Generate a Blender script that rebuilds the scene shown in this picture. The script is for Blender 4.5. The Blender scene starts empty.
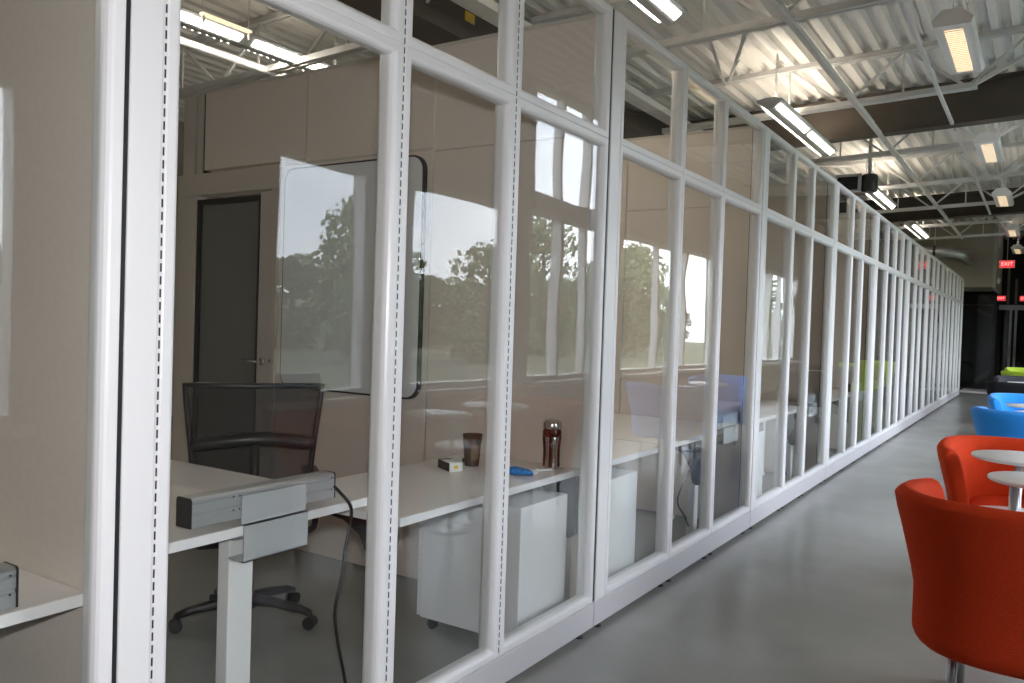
import bpy, bmesh, math, random
from mathutils import Vector, Matrix
PI = math.pi
S = bpy.context.scene
C = S.collection
random.seed(7)

# ------------------------------------------------------------------ camera
def cam_axes(yaw, pitch, roll):
    cy, sy = math.cos(yaw), math.sin(yaw)
    f = Vector((-sy*math.cos(pitch), cy*math.cos(pitch), math.sin(pitch)))
    r = Vector((cy, sy, 0)); u = r.cross(f)
    return r*math.cos(roll)+u*math.sin(roll), u*math.cos(roll)-r*math.sin(roll), f
cam = bpy.data.cameras.new('camera'); co = bpy.data.objects.new('camera', cam); C.objects.link(co)
r_, u_, f_ = cam_axes(math.radians(32.92), math.radians(-1.27), math.radians(1.86))
m = Matrix((r_, u_, -f_)).transposed().to_4x4(); m.translation = Vector((1.85, 0, 1.55))
co.matrix_world = m
cam.sensor_width = 36; cam.lens = 820.3/1024*36; cam.clip_end = 400; cam.clip_start = .02
S.camera = co
# ------------------------------------------------------------------ view and world
S.view_settings.view_transform = 'Standard'; S.view_settings.look = 'None'
S.view_settings.gamma = 1; S.view_settings.use_curve_mapping = False
S.view_settings.exposure = 0.95
S.cycles.use_denoising = True
S.cycles.max_bounces = 10; S.cycles.diffuse_bounces = 5; S.cycles.glossy_bounces = 4
S.cycles.transparent_max_bounces = 64; S.cycles.transmission_bounces = 6
S.cycles.caustics_reflective = False; S.cycles.caustics_refractive = False
S.cycles.sample_clamp_indirect = 6
W = bpy.data.worlds.new('overcast sky'); S.world = W; W.use_nodes = True
nt = W.node_tree; nt.nodes.clear()
tc = nt.nodes.new('ShaderNodeTexCoord'); nz = nt.nodes.new('ShaderNodeTexNoise'); nz.inputs['Scale'].default_value = 2.2
nz.inputs['Detail'].default_value = 5
mp = nt.nodes.new('ShaderNodeMapping'); mp.inputs['Scale'].default_value = (1, 1, 2.6)
cr = nt.nodes.new('ShaderNodeValToRGB'); cr.color_ramp.elements[0].position = .3; cr.color_ramp.elements[1].position = .75
cr.color_ramp.elements[0].color = (.62, .69, .82, 1); cr.color_ramp.elements[1].color = (.90, .92, .97, 1)
bg = nt.nodes.new('ShaderNodeBackground'); bg.inputs['Strength'].default_value = 7.0
wo = nt.nodes.new('ShaderNodeOutputWorld')
L = nt.links.new
L(tc.outputs['Generated'], mp.inputs['Vector']); L(mp.outputs[0], nz.inputs['Vector']); L(nz.outputs['Fac'], cr.inputs['Fac'])
L(cr.outputs['Color'], bg.inputs['Color']); L(bg.outputs[0], wo.inputs['Surface'])

# the photographer's flash, just above the lens: glints on every mullion at lens height, a beam narrower than the picture
fl = bpy.data.lights.new('camera_flash', 'SPOT'); fl.energy = 92; fl.color = (.98, .97, 1); fl.spot_size = math.radians(84); fl.spot_blend = .6; fl.shadow_soft_size = .03
fo = bpy.data.objects.new('camera_flash', fl); C.objects.link(fo); fo.location = (1.85, 0, 1.68)
fo.rotation_euler = Vector((-math.sin(math.radians(52)), math.cos(math.radians(52)), -.02)).to_track_quat('-Z', 'Y').to_euler()

WX = 4.0                                   # window wall
# ------------------------------------------------------------------ materials
def mat(name, col, rough=.5, metal=0., bump=0., bscale=60., var=0., vscale=8., spec=.5, emis=None, estr=0., sheen=0.):
    m = bpy.data.materials.new(name); m.use_nodes = True; t = m.node_tree; b = t.nodes['Principled BSDF']
    b.inputs['Base Color'].default_value = (*col, 1); b.inputs['Roughness'].default_value = rough
    b.inputs['Metallic'].default_value = metal; b.inputs['Specular IOR Level'].default_value = spec
    if sheen: b.inputs['Sheen Weight'].default_value = sheen
    if emis: b.inputs['Emission Color'].default_value = (*emis, 1); b.inputs['Emission Strength'].default_value = estr
    tcn = t.nodes.new('ShaderNodeTexCoord')
    if var:
        n = t.nodes.new('ShaderNodeTexNoise'); n.inputs['Scale'].default_value = vscale; n.inputs['Detail'].default_value = 4
        t.links.new(tcn.outputs['Object'], n.inputs['Vector'])
        r = t.nodes.new('ShaderNodeValToRGB'); r.color_ramp.elements[0].position = .3; r.color_ramp.elements[1].position = .7
        r.color_ramp.elements[0].color = (*[c*(1-var) for c in col], 1); r.color_ramp.elements[1].color = (*[min(1, c*(1+var)) for c in col], 1)
        t.links.new(n.outputs['Fac'], r.inputs['Fac']); t.links.new(r.outputs['Color'], b.inputs['Base Color'])
    if bump:
        n = t.nodes.new('ShaderNodeTexNoise'); n.inputs['Scale'].default_value = bscale; n.inputs['Detail'].default_value = 3
        t.links.new(tcn.outputs['Object'], n.inputs['Vector'])
        bu = t.nodes.new('ShaderNodeBump'); bu.inputs['Strength'].default_value = bump; bu.inputs['Distance'].default_value = .01
        t.links.new(n.outputs['Fac'], bu.inputs['Height']); t.links.new(bu.outputs[0], b.inputs['Normal'])
    return m
def glass_mat(name, tint=(.93, .95, .94), boost=1.0, wave=.0):
    m = bpy.data.materials.new(name); m.use_nodes = True; t = m.node_tree; t.nodes.clear()
    o = t.nodes.new('ShaderNodeOutputMaterial'); mx = t.nodes.new('ShaderNodeMixShader')
    tr = t.nodes.new('ShaderNodeBsdfTransparent'); tr.inputs['Color'].default_value = (*tint, 1)
    gl = t.nodes.new('ShaderNodeBsdfGlossy'); gl.inputs['Roughness'].default_value = 0.0
    g = t.nodes.new('ShaderNodeNewGeometry'); d = t.nodes.new('ShaderNodeVectorMath'); d.operation = 'DOT_PRODUCT'
    t.links.new(g.outputs['Normal'], d.inputs[0]); t.links.new(g.outputs['Incoming'], d.inputs[1])
    def mth(op, a, b=None):
        n = t.nodes.new('ShaderNodeMath'); n.operation = op
        for i, v in enumerate((a, b)):
            if v is None: continue
            if isinstance(v, (int, float)): n.inputs[i].default_value = v
            else: t.links.new(v, n.inputs[i])
        return n.outputs[0]
    c = mth('ABSOLUTE', d.outputs['Value']); k = mth('SUBTRACT', 1.0, c); k = mth('POWER', k, 5.0)
    k = mth('MULTIPLY', k, .957); k = mth('ADD', k, .043*boost)
    tcn = t.nodes.new('ShaderNodeTexCoord'); nz = t.nodes.new('ShaderNodeTexNoise'); nz.inputs['Scale'].default_value = 1.3; nz.inputs['Detail'].default_value = 1
    bu = t.nodes.new('ShaderNodeBump'); bu.inputs['Strength'].default_value = wave; bu.inputs['Distance'].default_value = .02
    t.links.new(tcn.outputs['Object'], nz.inputs['Vector']); t.links.new(nz.outputs['Fac'], bu.inputs['Height']); t.links.new(bu.outputs[0], gl.inputs['Normal'])
    t.links.new(k, mx.inputs['Fac']); t.links.new(tr.outputs[0], mx.inputs[1]); t.links.new(gl.outputs[0], mx.inputs[2])
    t.links.new(mx.outputs[0], o.inputs['Surface'])
    return m
M = {}
M['white'] = mat('white powder coat', (.83, .825, .83), .32, bump=.04, bscale=400)
M['base'] = mat('pale grey trim paint', (.62, .60, .62), .45, bump=.05, bscale=300)
M['black'] = mat('black rubber', (.012, .012, .014), .5, var=.2)
M['bplastic'] = mat('black plastic', (.022, .021, .022), .38, var=.15)
M['fabric'] = mat('taupe panel fabric', (.74, .655, .585), .85, bump=.15, bscale=500, var=.03, vscale=40)
M['taupe'] = mat('taupe painted metal', (.56, .51, .46), .45, var=.02)
M['alu'] = mat('brushed aluminium', (.56, .58, .60), .34, .75, bump=.03, bscale=200)
M['greymetal'] = mat('grey painted metal', (.52, .54, .56), .4, .25, bump=.03, bscale=200)
M['lam'] = mat('white laminate top', (.86, .81, .78), .28, bump=.02, bscale=300, var=.02)
M['edge'] = mat('white edge band', (.84, .83, .84), .35, bump=.02, bscale=200)
M['cab'] = mat('light grey cabinet paint', (.84, .84, .85), .42, bump=.03, bscale=300)
M['steel'] = mat('grey roof steel paint', (.62, .62, .62), .5, var=.06, vscale=6)
M['deck'] = mat('painted roof deck', (.72, .71, .69), .55, var=.05, vscale=2)
M['gird'] = mat('dark brown girder paint', (.065, .052, .040), .7, var=.12, vscale=3)
M['wall'] = mat('grey beige wall paint', (.30, .27, .22), .8, bump=.05, bscale=80, var=.03)
M['wallw'] = mat('light wall paint', (.36, .34, .31), .8, bump=.05, bscale=80)
M['darkwall'] = mat('charcoal wall paint', (.020, .020, .020), .7, var=.1)
M['winframe'] = mat('silver window frame', (.60, .60, .60), .4, .2, var=.03)
M['chrome'] = mat('polished chrome', (.72, .72, .72), .14, 1.)
M['pole'] = mat('satin steel', (.50, .51, .53), .3, .8)
M['orange'] = mat('orange wool upholstery', (.64, .052, .012), .85, bump=.35, bscale=350, var=.06, vscale=120, spec=.12)
M['blue'] = mat('blue wool upholstery', (.020, .25, .72), .85, bump=.35, bscale=350, var=.06, vscale=120, spec=.2, sheen=.15)
M['lime'] = mat('lime wool upholstery', (.40, .56, .035), .85, bump=.35, bscale=350, var=.06, vscale=120, spec=.2, sheen=.15)
M['char'] = mat('black wool upholstery', (.012, .012, .015), .85, bump=.3, bscale=350, spec=.2)
M['greyf'] = mat('dark grey wool upholstery', (.055, .055, .065), .85, bump=.3, bscale=350, spec=.2)
M['whiteboard'] = mat('whiteboard enamel', (.72, .73, .74), .22)
M['tabletop'] = mat('white table laminate', (.92, .92, .93), .3)
M['exit'] = mat('red exit sign face', (.55, .015, .02), .4, emis=(.9, .03, .04), estr=.55)
M['exitw'] = mat('pale exit letters', (.9, .5, .45), .4, emis=(1, .55, .5), estr=.7)
M['warm'] = mat('warm lamp diffuser', (.9, .85, .7), .5, emis=(1, .72, .42), estr=.85)
M['cool'] = mat('bright lamp diffuser', (.95, .95, .9), .5, emis=(1, .93, .80), estr=8)
M['office'] = mat('office lamp diffuser', (.95, .95, .9), .5, emis=(1, .90, .76), estr=26)
M['up'] = mat('lamp uplight lens', (.9, .9, .85), .5, emis=(1, .86, .68), estr=15)
M['upwarm'] = mat('warm uplight lens', (.9, .85, .7), .5, emis=(1, .86, .70), estr=2.5)
M['glass'] = glass_mat('clear glass', (.96, .97, .96), .70, .14)
M['wglass'] = glass_mat('window glass', (.98, .99, .98), .6)
M['darkglass'] = mat('smoked glass', (.010, .012, .012), .06, var=.1)
M['doorglass'] = mat('grey obscured glass', (.17, .175, .16), .2)
M['cord'] = mat('black cord', (.02, .02, .02), .35)
M['blue_pack'] = mat('blue foil packet', (.02, .22, .62), .25, var=.4, vscale=60)
M['paper'] = mat('white paper', (.8, .8, .8), .7, var=.02)
M['cup'] = mat('brown paper cup', (.075, .045, .028), .5, var=.25, vscale=30)
M['cuplabel'] = mat('tan cup print', (.22, .15, .10), .5)
M['yellow'] = mat('yellow card', (.80, .52, .03), .5)
M['magenta'] = mat('dark card', (.05, .012, .02), .5)
M['amber'] = mat('brown tinted plastic', (.065, .014, .008), .1)
M['silver'] = mat('steel tumbler', (.62, .60, .58), .2, .9)
M['bluebox'] = mat('blue printed carton', (.02, .12, .30), .45, var=.5, vscale=25)
M['duct'] = mat('galvanised duct', (.45, .46, .45), .3, .85, var=.1)
M['bark'] = mat('tree bark', (.09, .065, .045), .9, bump=.5, bscale=20)
M['leaf'] = mat('green leaves', (.16, .22, .10), .8, var=.35, vscale=2)
M['leaf2'] = mat('dark green leaves', (.11, .15, .085), .8, var=.35, vscale=2)
M['grass'] = mat('meadow grass', (.075, .09, .05), .9, var=.3, vscale=.3)
# corridor floor: grey glossy epoxy with faint mottling
M['floor'] = mat('grey epoxy floor', (.325, .322, .308), .26, var=.09, vscale=1.6, bump=.05, bscale=7)
# open mesh chair fabric
mm = bpy.data.materials.new('black mesh fabric'); mm.use_nodes = True; t = mm.node_tree
b = t.nodes['Principled BSDF']; b.inputs['Base Color'].default_value = (.02, .018, .018, 1); b.inputs['Roughness'].default_value = .7
b.inputs['Alpha'].default_value = .70; M['mesh'] = mm

# ------------------------------------------------------------------ mesh helpers
class MB:
    def __init__(s): s.bm = bmesh.new(); s.mi = 0; s.mats = []
    def use(s, m):
        if m not in s.mats: s.mats.append(m)
        s.mi = s.mats.index(m); return s
    def face(s, vs, smooth=False):
        try: f = s.bm.faces.new(vs)
        except ValueError: return
        f.material_index = s.mi; f.smooth = smooth; return f
    def box(s, x0, x1, y0, y1, z0, z1, bev=0.):
        if bev <= 0:
            v = [s.bm.verts.new((x, y, z)) for x in (x0, x1) for y in (y0, y1) for z in (z0, z1)]
            for q in ((0, 1, 3, 2), (4, 6, 7, 5), (0, 4, 5, 1), (2, 3, 7, 6), (0, 2, 6, 4), (1, 5, 7, 3)): s.face([v[i] for i in q])
        else:
            n0 = len(s.bm.faces); tmp = bmesh.new()
            bmesh.ops.create_cube(tmp, size=1)
            bmesh.ops.scale(tmp, vec=(x1-x0, y1-y0, z1-z0), verts=tmp.verts)
            bmesh.ops.translate(tmp, vec=((x0+x1)/2, (y0+y1)/2, (z0+z1)/2), verts=tmp.verts)
            bmesh.ops.bevel(tmp, geom=tmp.edges[:], offset=bev, segments=2, profile=.6, affect='EDGES')
            s.merge(tmp)
        return s
    def merge(s, tmp, M4=None, smooth=False):
        mp = {}
        for v in tmp.verts: mp[v] = s.bm.verts.new((M4 @ v.co) if M4 else v.co)
        for f in tmp.faces: s.face([mp[v] for v in f.verts], smooth or f.smooth)
        tmp.free()
    def prism(s, pts, a0, a1, axis='y', smooth=False):
        def P(p, a):
            u, w = p
            return {'y': (u, a, w), 'x': (a, u, w), 'z': (u, w, a)}[axis]
        A = [s.bm.verts.new(P(p, a0)) for p in pts]; B = [s.bm.verts.new(P(p, a1)) for p in pts]
        n = len(pts); s.face(A[::-1]); s.face(B)
        for i in range(n): s.face([A[i], A[(i+1) % n], B[(i+1) % n], B[i]], smooth)
        return s
    def tube(s, pts, r, seg=10, cap=True):
        pts = [Vector(p) for p in pts]; n = len(pts)
        rs = r if isinstance(r, (list, tuple)) else [r]*n
        rings = []; up = None
        for i, p in enumerate(pts):
            d = (pts[min(i+1, n-1)]-pts[max(i-1, 0)]).normalized()
            if up is None:
                up = Vector((0, 0, 1)) if abs(d.z) < .9 else Vector((1, 0, 0))
            a = d.cross(up).normalized(); b_ = a.cross(d).normalized(); up = b_
            rings.append([s.bm.verts.new(p+(a*math.cos(k/seg*2*PI)+b_*math.sin(k/seg*2*PI))*rs[i]) for k in range(seg)])
        for i in range(n-1):
            for k in range(seg): s.face([rings[i][k], rings[i][(k+1) % seg], rings[i+1][(k+1) % seg], rings[i+1][k]], True)
        if cap: s.face(rings[0][::-1]); s.face(rings[-1])
        return s
    def bar(s, p, q, w, h=None):              # rectangular bar between two points
        h = h or w; p = Vector(p); q = Vector(q); d = (q-p).normalized()
        up = Vector((0, 0, 1)) if abs(d.z) < .95 else Vector((1, 0, 0))
        a = d.cross(up).normalized()*w/2; c = a.cross(d).normalized()*h/2
        A = [s.bm.verts.new(p+e*a+g*c) for e, g in ((-1, -1), (1, -1), (1, 1), (-1, 1))]
        B = [s.bm.verts.new(q+e*a+g*c) for e, g in ((-1, -1), (1, -1), (1, 1), (-1, 1))]
        s.face(A[::-1]); s.face(B)
        for i in range(4): s.face([A[i], A[(i+1) % 4], B[(i+1) % 4], B[i]])
        return s
    def lathe(s, prof, cx=0, cy=0, cz=0, seg=32, smooth=True):
        rings = []
        for (r, z) in prof:
            if r < 1e-6: rings.append([s.bm.verts.new((cx, cy, cz+z))])
            else: rings.append([s.bm.verts.new((cx+r*math.cos(k/seg*2*PI), cy+r*math.sin(k/seg*2*PI), cz+z)) for k in range(seg)])
        for A, B in zip(rings, rings[1:]):
            for k in range(seg):
                k2 = (k+1) % seg
                if len(A) == 1 and len(B) == 1: continue
                if len(A) == 1: s.face([A[0], B[k2], B[k]][::-1], smooth)
                elif len(B) == 1: s.face([A[k], A[k2], B[0]], smooth)
                else: s.face([A[k], A[k2], B[k2], B[k]], smooth)
        return s
    def grid(s, G, closed_u=False, smooth=True):
        V = [[s.bm.verts.new(p) for p in row] for row in G]
        nu = len(V)
        for i in range(nu if closed_u else nu-1):
            for j in range(len(V[0])-1):
                s.face([V[i][j], V[(i+1) % nu][j], V[(i+1) % nu][j+1], V[i][j+1]], smooth)
        return V
    def build(s, name, m=None, parent=None, loc=(0, 0, 0), rot=None, fix=True):
        if fix: bmesh.ops.recalc_face_normals(s.bm, faces=s.bm.faces[:])
        me = bpy.data.meshes.new(name); s.bm.to_mesh(me); s.bm.free()
        ms = s.mats or [m]
        for k in ms: me.materials.append(M[k] if isinstance(k, str) else k)
        o = bpy.data.objects.new(name, me); C.objects.link(o)
        if parent: o.parent = parent
        o.location = loc
        if rot: o.rotation_euler = rot
        return o
def tag(o, label, cat, group=None):
    o['label'] = label; o['category'] = cat
    if group: o['group'] = group
    return o
def thing(name, label, cat, loc=(0, 0, 0), rz=0, group=None):
    o = bpy.data.objects.new(name, None); C.objects.link(o); o.location = loc; o.rotation_euler = (0, 0, rz)
    o.empty_display_size = .1
    return tag(o, label, cat, group)
def struct(o): o['kind'] = 'structure'; return o
def copy_tree(o, parent=None):
    c = o.copy(); C.objects.link(c); c.parent = parent
    for ch in o.children: copy_tree(ch, c)
    return c
def bevel(o, w=.004, seg=2):
    b = o.modifiers.new('bevel', 'BEVEL'); b.width = w; b.segments = seg; b.limit_method = 'ANGLE'; return o
def subsurf(o, n=1):
    b = o.modifiers.new('sub', 'SUBSURF'); b.levels = n; b.render_levels = n; return o
ORD = ['first', 'second', 'third', 'fourth', 'fifth', 'sixth', 'seventh', 'eighth', 'ninth', 'tenth', 'eleventh', 'twelfth', 'thirteenth',
       'fourteenth', 'fifteenth', 'sixteenth', 'seventeenth', 'eighteenth', 'nineteenth', 'twentieth', 'twenty-first', 'twenty-second',
       'twenty-third', 'twenty-fourth', 'twenty-fifth', 'twenty-sixth', 'twenty-seventh', 'twenty-eighth', 'twenty-ninth', 'thirtieth',
       'thirty-first', 'thirty-second', 'thirty-third', 'thirty-fourth', 'thirty-fifth']

# ------------------------------------------------------------------ room shell
ZR = lambda x: 4.74+.04*x                 # underside of the sloping roof deck
XB = -9.0
struct(MB().box(XB-.2, WX+.2, -10, 34, -.2, 0).build('floor', 'floor'))
# corrugated deck: ribs run away from the camera
mb = MB(); pitch = .19; x = XB; top = []
while x < WX+.2:
    for dx, dz in ((0, 0), (.075, 0), (.095, .07), (.17, .07)): top.append((x+dx, ZR(x+dx)+dz))
    x += pitch
for (a, b_) in zip(top, top[1:]):
    v = [mb.bm.verts.new(p) for p in ((a[0], -10, a[1]), (b_[0], -10, b_[1]), (b_[0], 34, b_[1]), (a[0], 34, a[1]))]; mb.face(v)
v = [mb.bm.verts.new(p) for p in ((XB, -10, ZR(XB)+.13), (WX+.3, -10, ZR(WX)+.13), (WX+.3, 34, ZR(WX)+.13), (XB, 34, ZR(XB)+.13))]; mb.face(v)
struct(mb.build('ceiling', 'deck', fix=False))
struct(MB().box(XB-.2, XB, -10, 34, 0, 5).build('wall_back', 'wall'))
struct(MB().box(XB-.2, WX+.2, -10.2, -10, 0, 5.2).build('wall_near', 'wallw'))
struct(MB().box(XB-.2, WX+.2, 31.0, 31.2, 0, 5.2).build('wall_far', 'darkwall'))
# window wall
mb = MB()
x0, x1 = WX, WX+.22
SZ, HZ = .75, 3.10
mb.box(x0, x1, -10, 31, 0, SZ); mb.box(x0, x1, -10, 9.55, HZ, 5.1); mb.box(x0, x1, 12.0, 31, HZ, 5.1); mb.box(x0, x1, 9.55, 12, 4.85, 5.1)
for ya, yb in ((-10, 1.95), (2.86, 5.11), (6.33, 7.08), (9.0, 9.55), (12.0, 12.5), (16.9, 19.6), (23.9, 31)): mb.box(x0, x1, ya, yb, SZ, HZ)
struct(mb.build('wall_right', 'wallw'))
def window(n, y0, y1, z0, z1, step, rails=()):
    root = bpy.data.objects.new('window_%d' % n, None); C.objects.link(root); struct(root)
    f = MB(); ny = max(1, round((y1-y0)/step)); w = .07
    for i in range(ny+1):
        y = y0+(y1-y0)*i/ny; f.box(x0+.02, x0+.16, max(y0, y-w/2), min(y1, y+w/2), z0, z1)
    for z in (z0+w/2, z1-w/2, *rails): f.box(x0+.02, x0+.16, y0, y1, z-w/2, z+w/2)
    f.build('window_frame', 'winframe', root)
    MB().box(x0+.08, x0+.09, y0, y1, z0, z1).build('pane', 'wglass', root)
    MB().box(x0-.16, x0+.02, y0-.05, y1+.05, z0-.06, z0).build('window_sill', 'white', root)
window(1, 1.95, 2.86, SZ, HZ, 1.6); window(2, 5.11, 6.33, SZ, HZ, 1.6); window(3, 7.08, 9.0, SZ, HZ, 1.95)
window(4, 9.55, 12, SZ, 3.12, .8); window(5, 9.55, 12, 3.28, 4.85, .8); window(6, 12.5, 16.9, SZ, HZ, 1.47); window(7, 19.6, 23.9, SZ, HZ, .8)
struct(MB().box(x0-.03, x1, 9.55, 12, 3.12, 3.28).build('trim_1', 'taupe'))

# roof girders and joists
def i_beam(name, y):
    mb = MB()
    prof = lambda zt: None
    xa, xb = XB, WX
    for (hw, zb, zt) in ((.12, 4.16, 4.19), (.012, 4.19, 4.66), (.12, 4.66, 4.69)):
        A = [mb.bm.verts.new((xa, y+s*hw, z+.04*xa)) for s, z in ((-1, zb), (1, zb), (1, zt), (-1, zt))]
        B = [mb.bm.verts.new((xb, y+s*hw, z+.04*xb)) for s, z in ((-1, zb), (1, zb), (1, zt), (-1, zt))]
        mb.face(A[::-1]); mb.face(B)
        for i in range(4): mb.face([A[i], A[(i+1) % 4], B[(i+1) % 4], B[i]])
    struct(mb.build(name, 'gird'))
for y in (-6.0, 11.6, 20.3): i_beam('roof_girder', y)
def joist(y, xe=1.15, xa=-2.6):
    root = bpy.data.objects.new('roof_joist', None); C.objects.link(root); root.location = (0, y, 0); struct(root)
    zt = lambda x: ZR(x)-.03; zb = lambda x: 4.2+.04*x
    mb = MB()
    for s in (-1, 1): mb.bar((xa, s*.035, zt(xa)), (WX if xe > 0 else xe, s*.035, zt(WX if xe > 0 else xe)), .05, .055)
    mb.build('top_chord', 'steel', root)
    mb = MB()
    for s in (-1, 1): mb.bar((xa+.2, s*.035, zb(xa+.2)), (xe, s*.035, zb(xe)), .05, .06)
    mb.build('bottom_chord', 'steel', root)
    mb = MB(); x = xe-.1; k = 0
    while x > xa+1.3:
        for dx in (-.62, .62):
            if x+dx < xa: continue
            s = .02 if dx > 0 else -.02
            mb.bar((x, s, zb(x)), (x+dx, s, zt(x+dx)), .028, .028)
        mb.bar((x-.62, 0, zb(x-.62)), (x-.62, 0, zt(x-.62)), .022)
        x -= 1.24
    if xe > 0: mb.bar((xe-.05, 0, zb(xe)), (xe+1.0, 0, zt(xe+1.0)), .04)
    mb.build('web', 'steel', root)
for y in (-4.5, -1.6, 1.3, 4.2, 7.1, 10.03, 12.98, 15.9, 18.75, 21.7, 24.4): joist(y)
for y in (-3.0, -.2, 2.7, 5.6, 8.55, 14.3, 17.2, 23.0): joist(y, -3.0, XB)
# bridging lines under the joists, parallel to the glass wall
mb = MB(); mb.bar((-.03, -9, 4.15), (-.03, 24.4, 4.15), .05, .05);
struct(mb.build('roof_bridging', 'steel'))
struct(MB().bar((-.12, -9, 4.30), (-.12, 11.5, 4.30), .04, .04).build('roof_bridging', 'steel'))
struct(MB().bar((.8, -9, 4.19), (.8, 11.45, 4.19), .035, .035).bar((.8, 11.8, 4.19), (.8, 20.1, 4.19), .035, .035).build('roof_bridging', 'steel'))
for (a, b_) in (((-.76, 7.1, 4.17), (-1.6, 10.0, 4.6)), ((-.42, 7.1, 4.18), (-1.55, 10.0, 4.6)), ((-1.9, 12.98, 4.15), (-1.2, 15.9, 4.6))):
    struct(MB().bar(a, b_, .03).build('roof_brace', 'steel'))
struct(MB().tube([(-4.78, -9, 4.0), (-4.78, 25, 4.0)], .035, 10).build('conduit', 'steel'))
# long girder over the offices
mb = MB(); mb.box(-2.98, -2.62, -9, 25.4, 4.52, 4.56); mb.box(-2.81, -2.79, -9, 25.4, 4.12, 4.52); mb.box(-2.98, -2.62, -9, 25.4, 4.08, 4.12)
struct(mb.build('roof_girder', 'gird'))
struct(MB().box(-2.45, -2.25, -9, 25.4, 4.25, 4.33).build('cable_tray', 'steel'))
tag(MB().box(-2.791, -2.785, 6.18, 6.33, 4.36, 4.45).build('warning_tag', 'yellow'), 'small yellow tag stuck on dark roof girder above the offices', 'tag')

# soffit box at the corridor's end
struct(MB().box(XB, .64, 25.5, 29, 2.94, 5.0).build('wall_soffit', 'wall'))
struct(MB().box(.64, .72, 25.48, 29, 2.90, 5.0).build('trim_2', 'wallw'))
# dark glazed vestibule under it
v = bpy.data.objects.new('wall_vestibule', None); C.objects.link(v); struct(v)
MB().box(-.2, .62, 27.9, 27.93, .05, 2.94).build('pane', 'darkglass', v)
mb = MB(); mb.box(-.2, .62, 27.85, 27.98, 2.52, 2.56); mb.box(.58, .66, 27.8, 28.0, 0, 2.94); mb.box(-.2, .62, 27.85, 27.98, 0, .08)
mb.build('frame', 'darkwall', v)
struct(MB().box(-.1, .95, 26.6, 27.8, 0, .05).build('trim_3', 'base'))
# far entrance doors
d = bpy.data.objects.new('door_1', None); C.objects.link(d); struct(d)
MB().box(.70, .95, 30.9, 30.93, .08, 2.5).build('pane', 'darkglass', d)
MB().box(1.10, 2.0, 30.9, 30.93, .08, 2.5).build('pane', 'darkglass', d)
mb = MB(); mb.box(.60, 2.1, 30.84, 31, 2.5, 2.66); mb.box(.90, .965, 30.84, 31, 0, 2.5); mb.box(1.045, 1.11, 30.84, 31, 0, 2.5)
mb.build('door_frame', 'greymetal', d)
MB().tube([(.93, 30.8, 1.0), (.93, 30.8, 1.35)], .012).build('door_handle', 'chrome', d)
MB().tube([(1.08, 30.8, 1.0), (1.08, 30.8, 1.35)], .012).build('door_handle', 'chrome', d)
for xx, z0, z1 in ((.80, 2.7, 3.9), (1.02, 2.7, 3.5)):
    struct(MB().box(xx, xx+.07, 30.9, 31, z0, z1).build('trim_4', 'wall'))

def text_mesh(txt, size, mname, parent, loc, rot, name='lettering', ext=.003):
    cu = bpy.data.curves.new(name, 'FONT'); cu.body = txt; cu.size = size; cu.extrude = ext; cu.align_x = 'CENTER'; cu.align_y = 'CENTER'
    o = bpy.data.objects.new(name, cu); dg = bpy.context.evaluated_depsgraph_get(); C.objects.link(o)
    dg.update(); me = bpy.data.meshes.new_from_object(o.evaluated_get(dg)); bpy.data.objects.remove(o)
    me.materials.clear(); me.materials.append(M[mname]); o = bpy.data.objects.new(name, me); C.objects.link(o)
    o.parent = parent; o.location = loc; o.rotation_euler = rot; return o
def exit_sign(x, y, z, w, label, hang):
    t = thing('exit_sign', label, 'exit sign', (x, y, z), group='red exit signs at the corridor end')
    bevel(MB().box(-w/2-.012, w/2+.012, 0, .05, -.012, w*.55+.012).build('housing', 'cab', t), .005)
    MB().box(-w/2, w/2, -.006, 0, 0, w*.55).build('face', 'exit', t)
    text_mesh('EXIT', w*.40, 'exitw', t, (0, -.007, w*.275), (PI/2, 0, 0))
    if hang: MB().tube([(0, .025, w*.55), (0, .025, hang-z)], .008, 8).build('stem', 'steel', t)
exit_sign(.965, 25.2, 3.44, .33, 'red EXIT sign hanging beside the beige soffit corner', ZR(.9))
exit_sign(.63, 30.948, 2.80, .27, 'red EXIT sign low above the left of the far dark doors', None)
exit_sign(1.30, 30.948, 2.80, .27, 'red EXIT sign at the right edge above the far dark doors', None)
# emergency light on the soffit flank
t = thing('emergency_light', 'small white twin-head emergency light on the soffit side', 'emergency light', (.72, 25.8, 3.05))
bevel(MB().box(0, .08, 0, .16, 0, .09).build('housing', 'white', t), .01)
for s in (.03, .13): MB().lathe([(0, 0), (.045, 0), (.05, .04), (.02, .09), (0, .09)], .05, s, .08, 16).build('lamp_head', 'white', t)
# duct
t = thing('spiral_duct', 'silver round air duct with elbow in front of the soffit', 'duct', (0, 24.2, 3.78))
pts = [(-2.2, 0, .02), (-1.2, 0, .02), (-.5, 0, 0), (-.2, .03, -.02), (-.02, .15, -.05), (.08, .35, -.08), (.1, .7, -.1), (.1, 1.28, -.1)]
MB().tube(pts, .14, 20).build('pipe', 'duct', t)
for xx in (-1.1, -.65): MB().tube([(xx-.03, 0, .02), (xx+.03, 0, .02)], .155, 20).build('band', 'black', t)
MB().tube([(-.65, 0, .17), (-.65, 0, ZR(-.65)-3.78)], .01, 8).build('hanger', 'steel', t)

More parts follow.
